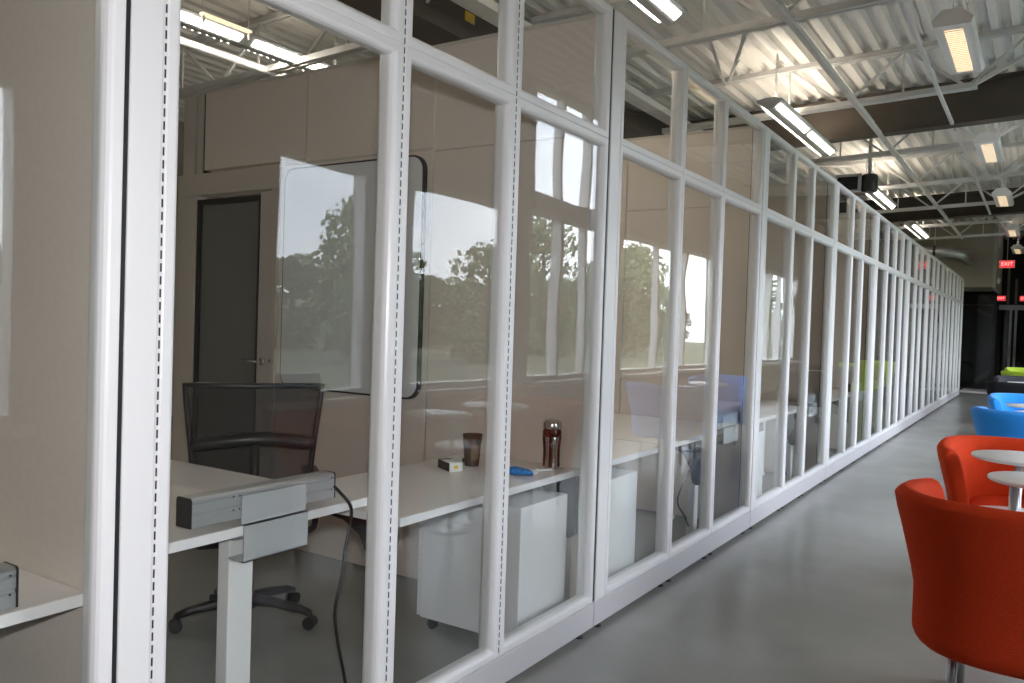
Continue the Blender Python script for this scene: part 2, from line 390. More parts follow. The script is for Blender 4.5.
# ------------------------------------------------------------------ hanging lights
def chain(mb, x, y, z0, z1):
    z = z0; k = 0
    while z < z1-.07:
        a = (.016, 0) if k % 2 else (0, .016)
        pts = [(x+a[0]*math.cos(q)*.9, y+a[1]*math.cos(q)*.9, z+.032*math.sin(q)+.028) for q in [i/8*2*PI for i in range(9)]]
        mb.tube(pts, .006, 5, cap=False); z += .05; k += 1
def strip_light(x, y0, ln, label, lens='cool'):
    t = thing('pendant_light', label, 'hanging light', (x, y0, 4.0), group='long two-strip lights hanging over the offices')
    prof = [(-.14, .08), (-.035, 0), (.035, 0), (.14, .08), (.14, .10), (.05, .12), (-.05, .12), (-.14, .10)]
    MB().prism(prof, 0, ln).build('housing', 'greymetal', t)
    for sgn in (-1, 1):
        mb = MB()
        for a, b_ in ((.06, ln/2-.07), (ln/2+.07, ln-.06)):
            P = [(.056, .016), (.112, .0587)]; n = (.0025, -.0035)
            v = [mb.bm.verts.new((sgn*(p[0]+n[0]), yy, p[1]+n[1])) for p, yy in ((P[0], a), (P[1], a), (P[1], b_), (P[0], b_))]
            mb.face(v)
        mb.build('diffuser', lens, t)
        mb = MB(); yy = .06
        while yy < ln-.05:
            if not (ln/2-.07 < yy < ln/2+.07):
                v = [mb.bm.verts.new(p) for p in ((sgn*.0525, yy, .008), (sgn*.1225, yy, .061), (sgn*.129, yy, .051), (sgn*.059, yy, -.002))]; mb.face(v)
            yy += .075
        mb.build('louver', 'white', t)
    mb = MB().box(-.048, .048, .1, ln-.1, .121, .123); mb.build('uplight', 'up' if lens == 'cool' else 'upwarm', t)
    for yy in (.25, ln-.25):
        mb = MB(); chain(mb, 0, yy, .11, ZR(x)-4.0); mb.build('chain', 'steel', t)
strip_light(-.78, 3.42, 2.85, 'long white two-strip light nearest the camera, cut by the top edge')
strip_light(-.78, 9.1, 2.85, 'long bright two-strip light on chains over the middle of the glass wall top')
strip_light(-.78, 14.7, 2.75, 'long two-strip light just beyond the black unit heater')
strip_light(-.78, 20.25, 2.7, 'farthest two-strip light over the glass wall, near the silver duct')
strip_light(-4.4, 3.52, 2.85, 'louvred office light seen through the glass above the door partition', 'office')
for yy, ww in ((8.6, 'second'), (14.3, 'third'), (20.0, 'fourth')):  # repeats of the visible office light, added to brighten the offices
    strip_light(-4.4, yy, 2.85, 'added louvred light brightening the inner office row, %s from the camera' % ww, 'office')
strip_light(-4.4, -2.8, 2.85, 'unseen louvred light added to brighten the offices, left of the photo edge', 'office')  # one more added out of view, for extra light in the offices
t = thing('slim_lamp', 'slim glowing lamp rail above louvred light seen through the glass', 'hanging light', (-4.1, 4.3, 4.02))
MB().box(-.02, .02, 0, .5, 0, .02).build('lamp_body', 'warm', t)
mb = MB()
for yy in (.01, .48): mb.box(-.01, .01, yy, yy+.02, -.06, 0); mb.tube([(0, yy, .02), (0, yy, ZR(-4.1)-4.02)], .004, 6)
mb.build('bracket', 'steel', t)
def box_light(y0, label):
    t = thing('box_light', label, 'hanging light', (1.15, y0, 4.0), group='square-lens lights hanging along the corridor')
    prof = [(-.13, .0), (.13, 0), (.15, .05), (.07, .13), (-.07, .13), (-.15, .05)]
    MB().prism(prof, -.12, 1.27).build('housing', 'white', t)
    MB().box(-.065, .065, 0, 1.15, -.004, -.001).build('diffuser', 'warm', t)
    mb = MB()
    for i in range(24): mb.box(-.065, .065, i*.05, i*.05+.003, -.014, -.004)
    mb.build('louver', 'white', t)
    MB().box(-.05, .05, 0, 1.15, .131, .133).build('uplight', 'upwarm', t)
    for yy in (.05, 1.1):
        mb = MB(); chain(mb, 0, yy, .13, ZR(1.15)-4.0); mb.build('chain', 'steel', t)
for i, y in enumerate((2.9, 7.4, 11.95, 16.4, 21.6, 26.2)):
    box_light(y, ['white box light over the corridor behind the camera', 'largest square-lens box light, at the top right corner', 'second largest square-lens box light over the corridor',
                  'third square-lens box light down the corridor', 'fourth square-lens box light, left of the soffit corner glow', 'small box light beyond the hanging EXIT sign'][i])

# unit heater on a pole
t = thing('unit_heater', 'black unit heater with front grille hung on a pole over the glass wall', 'heater', (-.67, 13.5, 3.76))
bevel(MB().box(-.28, .06, 0, .5, 0, .25).build('casing', 'bplastic', t), .012)
mb = MB()
for i in range(9): mb.box(-.25, .03, -.014, 0, .03+i*.022, .04+i*.022)
mb.build('grille', 'black', t)
mb = MB(); mb.box(-.30, .08, -.02, 0, .225, .265); mb.box(.03, .08, -.02, 0, 0, .265); mb.box(-.30, .08, -.02, 0, -.02, .02)
mb.build('front_frame', 'greymetal', t)
MB().lathe([(0, 0), (.11, 0), (.125, .02), (.125, .24), (.10, .27), (0, .27)], .17, .12, -.01, 24).build('motor', 'bplastic', t)
MB().tube([(.17, .12, .26), (.17, .12, ZR(-.5)-3.76)], .028, 12).build('pole', 'steel', t)

# ------------------------------------------------------------------ glass office front
ZB0, ZB1, ZM, ZT = .03, .158, 2.482, 3.13
J = [-1.55, 1.14, 3.70, 6.33, 8.93, 11.45, 14.55, 17.2, 19.85, 22.5, 25.12]
PR = [(.0, -.08), (.0, -.003), (.003, 0), (.027, 0), (.034, -.003), (.040, -.010), (.043, -.019), (.044, -.024), (.044, -.034), (.040, -.064), (.030, -.08)]
def ring(mb, y0, y1, z0, z1, prof):
    G = []
    for (dd, x) in prof: G.append([(x, y0+dd, z0+dd), (x, y1-dd, z0+dd), (x, y1-dd, z1-dd), (x, y0+dd, z1-dd)])
    V = [[mb.bm.verts.new(p) for p in row] for row in G]
    for a in range(len(V)-1):
        for k in range(4): mb.face([V[a][k], V[a][(k+1) % 4], V[a+1][(k+1) % 4], V[a+1][k]])
def glazed(y0, y1, label, slots=False):
    t = thing('glazed_panel', label, 'glass panel', (0, y0, 0), group='white framed glass panels of the office front')
    w = y1-y0; mb = MB()
    ring(mb, 0, w, ZB1, ZM, PR); ring(mb, 0, w, ZM, ZT, PR)
    o = mb.build('frame', 'white', t)
    bevel(o, .003, 2)
    MB().box(-.033, -.025, .043, w-.043, ZB1+.043, ZM-.043).build('lower_pane', 'glass', t)
    MB().box(-.033, -.025, .043, w-.043, ZM+.043, ZT-.043).build('upper_pane', 'glass', t)
    if slots:
        mb = MB().use('white'); mb.box(-.05, -.002, -.010, .0, ZB1, ZT); mb.use('black')
        z = ZB1+.02
        while z < ZT-.03: mb.box(-.0025, -.0005, -.0075, -.0035, z, z+.021); z += .032
        mb.build('slotted_standard', None, t)
near_lab = {(1, 0): 'wide glass panel in front of the desk with the grey power rail', (1, 1): 'glass panel in front of the coffee cup and grey pedestal',
            (1, 2): 'glass panel in front of the metal travel tumbler', (2, 0): 'first glass panel right of the long dark joint, white pedestal behind it',
            (2, 1): 'narrow glass panel with black desk bracket behind it', (2, 2): 'glass panel with brown partition end behind its right half',
            (3, 0): 'glass panel with bluish reflection just right of the brown partition end'}
idx = 0
cuts = {1: (.385, .66), 2: (.375, .66), 3: (.37, .64), 4: (.385, .65), 5: (.31, .55, .78)}
posts = []
for mI in range(len(J)-1):
    a, b_ = J[mI], J[mI+1]
    if mI == 0: cutl = [a+.1, a+.95, b_-.004]      # near module, only its last pane is in the photo
    elif mI == 1: cutl = [1.235, 2.128, 2.83, 3.684]
    else:
        ll = b_-a; cs = cuts.get(mI, (.37, .655)); cutl = [a+.115]+[a+ll*c for c in cs]+[b_-.008]
    for k in range(len(cutl)-1):
        y0 = cutl[k]; y1 = cutl[k+1]
        lab = near_lab.get((mI, k))
        if mI == 0: lab = 'glass panel at far left edge before the slotted white post' if k == 1 else 'glass panel left of the photo edge, out of view'
        if not lab:
            idx += 1; lab = 'white framed glass panel, %s beyond the one reflecting blue beside the brown partition' % ORD[idx-1]
        glazed(y0+(.010 if (mI == 1) else .003), y1-.001, lab, slots=(mI == 1))
    # filler post at the joint
    if mI >= 1:
        lab = 'wide white filler post right of the dark joint, nearest the camera' if mI == 1 else ('white filler post beside the long dark vertical joint, left of the white pedestal' if mI == 2 else 'white filler post in the glass front, %s one beyond the long dark joint' % ORD[mI-3])
        t = thing('filler_post', lab, 'post', (0, a, 0), group='filler posts of the glass front')
        y1 = (cutl[0]-a)-.002
        bevel(MB().box(-.10, 0, .008, y1, ZB1, ZT).build('cover', 'white', t), .003)
        MB().box(-.095, -.006, -.003 if mI == 1 else (-.010 if mI < 3 else -.006), .0078, ZB1+.002, ZT-.002).build('gasket', 'black', t)
    # base rail with levelling feet
    lab = 'pale grey base rail under the %s' % (['panels left of the wide slotted post', 'three panels of the nearest full office', 'three panels right of the long dark joint'][mI] if mI < 3 else 'glass front, %s section beyond the long dark joint' % ORD[mI-2])
    t = thing('base_rail', lab, 'base rail', (0, a, 0), group='base rails of the glass front')
    mb = MB(); ll = b_-a
    bevel(mb.box(-.10, 0.0, .004, ll-.002, ZB0, ZB1-.002).build('rail', 'base', t), .004)
    for k, c in enumerate([.1]+[(cc-a) for cc in cutl[1:-1]]+[ll-.1]):
        for dy in ((-.06, .06) if 0 < k < len(cutl)-1 else (0,)):
            MB().lathe([(0, 0), (.022, 0), (.022, .008), (.008, .012), (.008, ZB0), (0, ZB0)], -.03, c+dy, 0, 14).build('levelling_foot', 'black', t)

# ------------------------------------------------------------------ partitions between offices
def partition(y, n, door=False):
    root = bpy.data.objects.new('wall_partition', None); C.objects.link(root); struct(root); root.location = (0, y, 0)
    th = .08; xs = [-.105, -1.17, -2.23, -3.28]
    for k in range(3):
        xa, xb = xs[k+1]+.006, xs[k]-.006
        lo = 0.0
        if door and k == 2: lo = 2.56
        if door and k == 1:
            MB().box(xb-(xb-xa), xb, 0, th, 2.56, ZT).build('upper_fabric', 'fabric', root)
            MB().box(-2.46, xb, 0, th, .02, 2.545).build('fabric_panel', 'fabric', root); MB().box(-2.47+.24, xb, 0, th, 2.545, 2.56).build('seam', 'taupe', root); continue
        if k == 0:
            MB().box(xa, xb, 0, th, 2.54, ZT).build('upper_fabric', 'fabric', root)
            MB().box(xa, xb, 0, th, .02, 2.53).build('fabric_panel', 'fabric', root)
            MB().box(xa, xb, .006, th-.006, 2.53, 2.54).build('seam', 'taupe', root)
        else: MB().box(xa, xb, 0, th, lo+.02, ZT).build('fabric_panel', 'fabric', root)
    mb = MB()
    for x in xs[1:3]: mb.box(x-.006, x+.006, .004, th-.004, 0 if not (door and x == xs[2]) else 2.56, ZT)
    mb.build('joint_strip', 'alu', root)
    MB().box(xs[-1]-.02 if not door else -3.3, xs[0], -.004, th+.004, ZT, ZT+.02).build('top_cap', 'taupe', root)
    mb = MB(); mb.use('taupe'); mb.box(-3.36, -3.30, 0, th, 2.56 if door else 0, ZT); mb.box(-3.52, -3.385, 0, th, 0, ZT)
    mb.use('black'); mb.box(-3.30, -3.286, .01, th-.01, 2.56 if door else 0, ZT); mb.box(-3.385, -3.36, .02, th-.01, 2.56 if door else 0, ZT)
    mb.build('end_post', None, root)
for i in range(1, len(J)-1): partition(J[i]+.06, i, door=(i == 2))
YP = J[2]+.06
# office door in the near partition
d = bpy.data.objects.new('door_2', None); C.objects.link(d); struct(d); d.location = (0, YP, 0)
mb = MB(); mb.box(-3.55, -2.46, -.02, .08, 2.40, 2.555); mb.box(-3.55, -3.34, -.02, .08, 0, 2.40); mb.box(-2.53, -2.46, -.02, .08, 0, 2.40)
bevel(mb.build('door_frame', 'taupe', d), .004)
bevel(MB().box(-2.66, -2.535, 0, .05, 0.01, 2.39).build('door_stile', 'taupe', d), .003)
mb = MB(); mb.box(-3.34, -3.30, -.004, .05, .02, 2.37); mb.box(-3.30, -2.66, -.004, .05, 2.33, 2.37); mb.box(-2.675, -2.66, -.004, .05, .02, 2.33); mb.box(-3.30, -2.66, -.004, .05, .02, .2)
mb.build('glazing_bead', 'bplastic', d)
MB().box(-3.30, -2.675, .015, .03, .2, 2.33).build('pane', 'doorglass', d)
h = MB(); h.lathe([(0, -.0), (.028, 0), (.028, .008), (0, .008)], 0, 0, 0, 20); h.tube([(0, 0, .008), (0, 0, .05)], .009, 10); h.tube([(.0, 0, .05), (-.03, 0, .055), (-.15, 0, .052)], .009, 10)
h.build('door_handle', 'chrome', d, (-2.60, -.001, 1.235), (PI/2, 0, 0))
h = MB(); h.lathe([(0, 0), (.018, 0), (.018, .01), (0, .01)], 0, 0, 0, 16)
h.build('strike', 'chrome', d, (-2.49, -.021, 1.24), (PI/2, 0, 0))

# whiteboard
t = thing('whiteboard', 'large white board with rounded corners on the taupe partition', 'whiteboard', (-1.80, YP-.001, 1.08))
def rrect(w, h, r, n=6):
    P = []
    for cx, cz, a0 in ((w/2-r, h-r, 0), (-w/2+r, h-r, 90), (-w/2+r, r, 180), (w/2-r, r, 270)):
        for k in range(n+1):
            a = math.radians(a0+90*k/n); P.append((cx+r*math.cos(a), cz+r*math.sin(a)))
    return P
o = MB().prism(rrect(1.18, 1.44, .09), -.030, 0, 'y').build('frame', 'bplastic', t)
MB().prism([(p[0], p[1]+.012) for p in rrect(1.156, 1.416, .08)], -.036, -.028, 'y').build('board', 'whiteboard', t)

# ------------------------------------------------------------------ desks
def desk_top(name, x0, x1, y0, y1, z, label, group=None):
    t = thing(name, label, 'desk', ((x0+x1)/2, (y0+y1)/2, 0), group=group)
    w, l = (x1-x0)/2, (y1-y0)/2
    mb = MB().use('edge'); mb.box(-w, w, -l, l, z-.032, z-.001, .002); mb.use('lam'); mb.box(-w+.003, w-.003, -l+.003, l-.003, z-.0015, z)
    mb.build('desktop', None, t); return t, w, l
def desk_leg(t, x, y, z, foot=True, lx=.055, ly=.10):
    mb = MB(); mb.box(x-lx, x+.0, y-ly/2, y+ly/2, .03, z-.06, .003)
    if foot: mb.box(x-lx-.36, x+.02, y-.035, y+.035, .0, .03, .004)
    else: mb.box(x-lx-.01, x+.01, y-ly/2-.01, y+ly/2+.01, .0, .03, .004)
    mb.build('leg', 'white', t)
def bracket(t, x, y, z):
    # black shroud: wide at the desktop, sweeping down to the leg
    P = [(x-.36, z), (x+.02, z), (x+.02, z-.30), (x-.02, z-.32), (x-.05, z-.30), (x-.07, z-.20), (x-.12, z-.11), (x-.21, z-.065), (x-.36, z-.05)]
    bevel(MB().prism(P, y-.02, y+.02, 'y').build('bracket', 'bplastic', t), .006)
def rail_box(name, x, y0, y1, z0, z1, p0, p1, pz, label, depth=.07):
    t = thing(name, label, 'power rail', (x, y0, z0), group='aluminium power rails clamped on desk edges')
    w = y1-y0; h = z1-z0
    prof = [(0, 0), (0, h*.36), (-.004, h*.40), (-.004, h*.46), (0, h*.50), (0, h*.74), (-.003, h*.78), (0, h*.82), (0, h-.008), (-.008, h), (-depth+.008, h), (-depth, h-.008), (-depth, 0)]
    MB().prism(prof, .006, w-.006, 'y').build('rail_body', 'alu', t)
    for yy in (0, w-.006): bevel(MB().prism([(.001, 0), (.001, h-.006), (-.006, h+.001), (-depth+.006, h+.001), (-depth-.001, h-.006), (-depth-.001, 0)], yy, yy+.006, 'y').build('end_cap', 'bplastic', t), .001)
    mb = MB(); a, b_ = p0-y0, p1-y0
    mb.box(.001, .006, a, b_, pz+.125-z0, h*.80); mb.box(.006, .020, a, b_, pz+.120-z0, pz+.125-z0); mb.box(.015, .020, a, b_, pz-z0, pz+.125-z0); mb.box(-.06, .020, a, b_, pz-z0, pz+.004-z0)
    mb.build('clamp_plate', 'greymetal', t)
    mb = MB()
    for yy in (w-.02, a-.03, .3*w):
        for zz in (h*.43, h*.9): mb.tube([(-.002, yy, zz-.008), (.001, yy, zz-.008)], .003, 8)
    mb.build('screw', 'bplastic', t)
    return t
def pedestal(x1, y0, z, label, wd=.60, dp=.53):
    t = thing('drawer_pedestal', label, 'cabinet', (x1-wd/2, y0+dp/2, 0), group='drawer pedestals under the desks')
    w, l = wd/2, dp/2
    bevel(MB().box(-w+.024, w, -l, l, .07, z).build('carcass', 'cab', t), .003)
    zz = .075
    for hh in (.30, z-.075-.30-.006):
        f = bevel(MB().box(-w, -w+.022, -l+.002, l-.002, zz, zz+hh-.003).build('drawer_front', 'cab', t), .003)
        MB().box(-w-.012, -w+.0, -.07, .07, zz+hh-.05, zz+hh-.04).build('handle', 'chrome', f)
        zz += hh+.003
    for sx in (-1, 1):
        for sy in (-1, 1):
            mb = MB(); mb.tube([(sx*(w-.06), sy*(l-.06)-.012, .026), (sx*(w-.06), sy*(l-.06)+.012, .026)], .026, 14); mb.box(sx*(w-.06)-.01, sx*(w-.06)+.01, sy*(l-.06)-.01, sy*(l-.06)+.01, .04, .07)
            mb.build('caster', 'bplastic', t)
ZD = .81
# office at far left
t, w, l = desk_top('desk', -1.9, -.22, -.9, 1.195, ZD, 'white desk end in the left corner of the photo')
desk_leg(t, w-.08, -l+.1, ZD); desk_leg(t, w-.08, l-.5, ZD); 
rail_box('power_rail', -.235, .35, 1.03, ZD+.005, ZD+.105, .5, .8, ZD-.09, 'grey metal power rail cut off by the left photo edge')
# near office: raised desk with the rail, low desk with the pedestal
t, w, l = desk_top('desk', -1.95, -.315, 1.285, 2.36, .86, 'raised white desk with the grey rail clamped on its edge')
desk_leg(t, w-.07, 1.80-(1.285+2.36)/2+.02, .86, foot=False); 
bevel(MB().box(-w+.1, w-.05, -.05, .0, .80, .83).build('crossbar', 'greymetal', t), .004)
bevel(MB().box(-w+.1, -w+.16, -.05, .05, .0, .82).build('leg', 'white', t), .004)
nr = rail_box('power_rail', -.325, 1.575, 2.19, .885, .978, 1.765, 2.04, .742, 'long aluminium power rail with hanging plate on the raised desk')
cp = [(-.34, 2.19, .93), (-.325, 2.215, .90), (-.30, 2.245, .85), (-.30, 2.25, .79), (-.30, 2.225, .69), (-.30, 2.207, .58), (-.30, 2.18, .47), (-.30, 2.20, .35), (-.30, 2.245, .18), (-.30, 2.26, .05), (-.34, 2.32, .006)]
def smooth_path(P, n=5):
    P = [Vector(p) for p in P]; out = []
    for i in range(len(P)-1):
        p0, p1, p2, p3 = P[max(i-1, 0)], P[i], P[i+1], P[min(i+2, len(P)-1)]
        for k in range(n):
            u = k/n; out.append(.5*((2*p1)+(-p0+p2)*u+(2*p0-5*p1+4*p2-p3)*u*u+(-p0+3*p1-3*p2+p3)*u**3))
    out.append(P[-1]); return out
cp = [(p[0]+.325, p[1]-1.575, p[2]-.885) for p in cp]
MB().tube(smooth_path(cp), .0065, 8).build('cord', 'cord', nr)['label'] = 'black cord hanging down to the floor'
t, w, l = desk_top('desk', -.86, -.13, 2.335, 3.755, ZD, 'white desk with coffee cup, blue packet and tumbler on it')
bracket(t, w-.22, -l+.16, ZD-.034); bracket(t, w-.01, l-.05, ZD-.034)
desk_leg(t, w-.24, -l+.16, .52, foot=False, lx=.05, ly=.06); desk_leg(t, w-.03, l-.05, .52, foot=False, lx=.05, ly=.06)
pedestal(-.135, 3.19, .70, 'grey drawer pedestal under the desk with the tumbler', dp=.44)
# next offices
for n, i in enumerate(range(2, len(J)-1)):
    a, b_ = J[i]+.15, J[i+1]+.05
    mid = a+(b_-a)*.42
    nm = ['second', 'third', 'fourth', 'fifth', 'sixth', 'seventh', 'eighth', 'ninth'][n]
    t, w, l = desk_top('desk', -1.28 if n == 0 else -.9, -.13, a, mid-.012, ZD, 'white desk over a pedestal in the %s office from the left' % nm, 'desks over pedestals beyond the dark joint')
    desk_leg(t, w-.60, l-.08, ZD-.02, foot=False); desk_leg(t, w-.60, -l+.06, ZD-.02, foot=False)
    t, w, l = desk_top('desk', -1.28 if n == 0 else -.9, -.13, mid+.012, b_, ZD, 'white desk carrying a power rail in the %s office from the left' % nm, 'desks with rails beyond the dark joint')
    bracket(t, w-.0, l-.85, ZD-.034); desk_leg(t, w-.02, l-.85, .52, foot=False, lx=.05, ly=.07); desk_leg(t, w-.5, l-.10, ZD-.02, foot=False)
    pedestal(-.135, a+.13, .70, 'white drawer pedestal in the %s office from the left' % nm, dp=.50)
    if n < 5:
        nr = rail_box('power_rail', -.105, b_-.62, b_-.07, ZD+.02, ZD+.12, b_-.50, b_-.16, ZD-.10, 'pale power rail on the desk in the %s office from the left' % nm)
        cy = b_-1.15
        cp = [(-.165, b_-.60, ZD+.03), (-.1, b_-.66, ZD+.01), (-.1, b_-.68, ZD-.05), (-.15, cy+.2, .6), (-.15, cy-.05, .42), (-.16, cy+.1, .28), (-.2, cy+.35, .12)]
        cp = [(p[0]+.105, p[1]-(b_-.62), p[2]-(ZD+.02)) for p in cp]
        MB().tube(smooth_path(cp), .006, 8).build('cord', 'cord', nr)['label'] = 'thin dark cord drooping under the desk'
# office 2 rail sits nearer the joint as photographed
# ------------------------------------------------------------------ office chair
t = thing('office_chair', 'black mesh-back office chair standing behind the raised desk', 'office chair', (-1.46, 2.74, 0), math.atan2(.60, -.80)-PI/2)
# local +y = forward of the sitter, back at -y
for k in range(5):
    a = math.radians(43+72*k); c, s = math.cos(a), math.sin(a)
    arm = MB(); arm.tube([(c*.03, s*.03, .12), (c*.15, s*.15, .115), (c*.28, s*.28, .095), (c*.335, s*.335, .075)], [.03, .026, .021, .018], 10)
    o = arm.build('base_arm', 'bplastic', t)
    cs = MB()
    for e in (-.018, .018):
        p = Vector((c*.335, s*.335, .032)); q = Vector((-s, c, 0))*e
        cs.tube([p+q-Vector((-s, c, 0))*.009, p+q+Vector((-s, c, 0))*.009], .031, 16)
    cs.tube([(c*.335, s*.335, .04), (c*.335, s*.335, .085)], .01, 8)
    cs.build('caster', 'bplastic', t)
MB().lathe([(0, .08), (.04, .08), (.045, .14), (.028, .16), (.028, .27), (.018, .28), (.018, .42), (0, .42)], 0, 0, 0, 20).build('gas_column', 'bplastic', t)
o = MB().box(-.26, .26, -.24, .26, .44, .52).build('seat', 'bplastic', t); bevel(o, .035, 4)
o = MB().box(-.12, .12, -.16, .12, .38, .44).build('tilt_mechanism', 'bplastic', t); bevel(o, .02, 3)
def bk(u, vv):      # back surface: u -1..1 across, vv 0..1 up
    hw = .235+.075*vv
    z = .50+.72*vv; y = -.27-.05*vv+.05*u*u-.06*math.sin(vv*PI*.9)*(-1)*.6
    return Vector((u*hw, y, z))
G = [[bk(-1+2*i/14, j/14) for j in range(15)] for i in range(15)]
mb = MB(); mb.grid(G); o = mb.build('back_mesh', 'mesh', t)
fr = [bk(-1, j/10) for j in range(11)]+[bk(-1+2*i/10, 1) for i in range(1, 11)]+[bk(1, 1-j/10) for j in range(1, 11)]+[bk(1-2*i/10, 0) for i in range(1, 10)]
mb = MB(); mb.tube(fr+[fr[0]], .014, 8, cap=False); mb.build('back_frame', 'bplastic', t)
lb = [bk(-.98+1.96*i/12, .60+.05*math.sin(i/12*PI))+Vector((0, -.02, 0)) for i in range(13)]
mb = MB(); mb.tube(lb, [.024]+[.034]*11+[.024], 8); mb.build('lumbar_band', 'bplastic', t)
sp = [(0, -.12, .41), (0, -.27, .43), (0, -.32, .52), (0, -.33, .70), (0, -.33, .95)]
MB().tube(sp, [.035, .035, .03, .026, .02], 10).build('back_spine', 'bplastic', t)
for s in (-1, 1):
    P = [(s*.24, -.05, .46), (s*.31, -.05, .48), (s*.32, -.05, .60), (s*.31, -.05, .72), (s*.30, .02, .74)]
    MB().tube(smooth_path(P, 4), .016, 10).build('arm_post', 'bplastic', t)
    bevel(MB().box(s*.30-.04, s*.30+.04, -.14, .14, .735, .765).build('armrest', 'bplastic', t), .012, 3)

# ------------------------------------------------------------------ things on the near desk
t = thing('travel_tumbler', 'steel travel tumbler with brown tinted lid by the blue packet', 'tumbler', (-.255, 3.66, ZD))
MB().lathe([(0, 0), (.033, 0), (.036, .006), (.033, .05), (.032, .10), (.037, .15), (.040, .175), (0, .175)], seg=28).build('body', 'silver', t)
mb = MB()
for a in (.6, 2.2, 3.6, 5.1):
    mb.tube([(.035*math.cos(a), .035*math.sin(a), .01), (.033*math.cos(a), .033*math.sin(a), .09), (.040*math.cos(a), .040*math.sin(a), .17)], .010, 8)
mb.build('grip_rib', 'amber', t)
MB().lathe([(.041, .165), (.049, .172), (.050, .19), (.044, .205), (.047, .212), (.047, .232), (.040, .245), (0, .247)], seg=28).build('lid', 'amber', t)
MB().lathe([(.048, .206), (.0485, .21), (.0485, .231), (.043, .243), (.036, .2475), (0, .2475)], 0, 0, .001, 28).build('lid_ring', 'silver', t)
t = thing('coffee_cup', 'dark brown paper coffee cup beside the small film box', 'cup', (-.60, 3.44, ZD))
MB().lathe([(0, 0), (.036, 0), (.0365, .004), (.050, .155), (.052, .158), (.052, .163), (.049, .163), (.036, .01), (0, .008)], seg=32).build('cup_body', 'cup', t)
mb = MB(); G = []
for i in range(7):
    a = math.radians(-62+i*9); G.append([((.0385+.0137*k/4)*math.cos(a), (.0385+.0137*k/4)*math.sin(a), .03+.08*k/4) for k in range(5)])
mb.grid(G); o = mb.build('printed_label', 'cuplabel', t)
t = thing('film_box', 'small white, yellow and dark carton lying left of the cup', 'carton', (-.60, 3.27, ZD), math.radians(-28))
mb = MB().use('magenta'); mb.box(-.09, .045, -.035, .035, 0, .042); mb.use('paper'); mb.box(.045, .05, -.035, .035, 0, .042); mb.box(-.06, .045, -.035, .035, .042, .043)
mb.use('yellow'); mb.box(-.095, -.09, -.035, .035, 0, .042); mb.box(.05, .051, -.012, .010, .014, .030); mb.build('carton', None, t)
t = thing('blue_packet', 'crumpled shiny blue packet near the desk front edge', 'packet', (-.27, 3.38, ZD), .4)
mb = MB(); G = []
random.seed(3)
for i in range(9):
    u = i/8; w = .030*(math.sin(PI*min(1, max(0, u*.9+.08))))**.5; hh = .021*(math.sin(PI*min(1, u*.92+.05)))**.5
    G.append([(-.08+.15*u, w*math.cos(a)*(1+random.uniform(-.35, .35)), max(.001, hh+hh*math.sin(a)*(1+random.uniform(-.45, .45)))) for a in [k/12*2*PI for k in range(13)]])
for row in G: row[-1] = row[0]
V = mb.grid(G); mb.face([v for v in V[0][:-1]]); mb.face([v for v in V[-1][:-1]][::-1]); subsurf(mb.build('wrapper', 'blue_pack', t), 1)
t = thing('folded_paper', 'folded white paper lying behind the blue packet', 'paper', (-.33, 3.46, ZD), .3)
mb = MB(); mb.box(-.10, .10, -.04, .04, 0, .004); mb.box(-.095, .09, -.03, .035, .004, .018); mb.build('sheet', 'paper', t)
tag(bevel(MB().box(-.05, .09, -.008, .008, 0, .012).build('marker_pen', 'paper', None, (-.27, 3.53, ZD), (0, 0, .9)), .004), 'white marker pen pointing at the tumbler', 'pen')
tag(MB().box(-.02, .02, -.012, .012, 0, .02, .004).build('binder_clip', 'black', None, (-.68, 3.50, ZD), (0, 0, .4)), 'tiny black clip left of the brown cup', 'clip')

# carton on the window sill (seen as a reflection in the near glass)
t = thing('snack_carton', 'blue printed carton on the window sill, seen reflected above the mesh chair', 'carton', (WX-.07, 5.34, SZ+.001))
MB().box(-.055, .05, -.22, .22, 0, .27, .003).build('carton', 'bluebox', t)
mb = MB()
for i in range(5):
    for k in range(4): mb.box(-.057, -.055, .0+i*.04, .028+i*.04, .06+k*.045, .09+k*.045)
mb.build('printed_squares', 'paper', t)

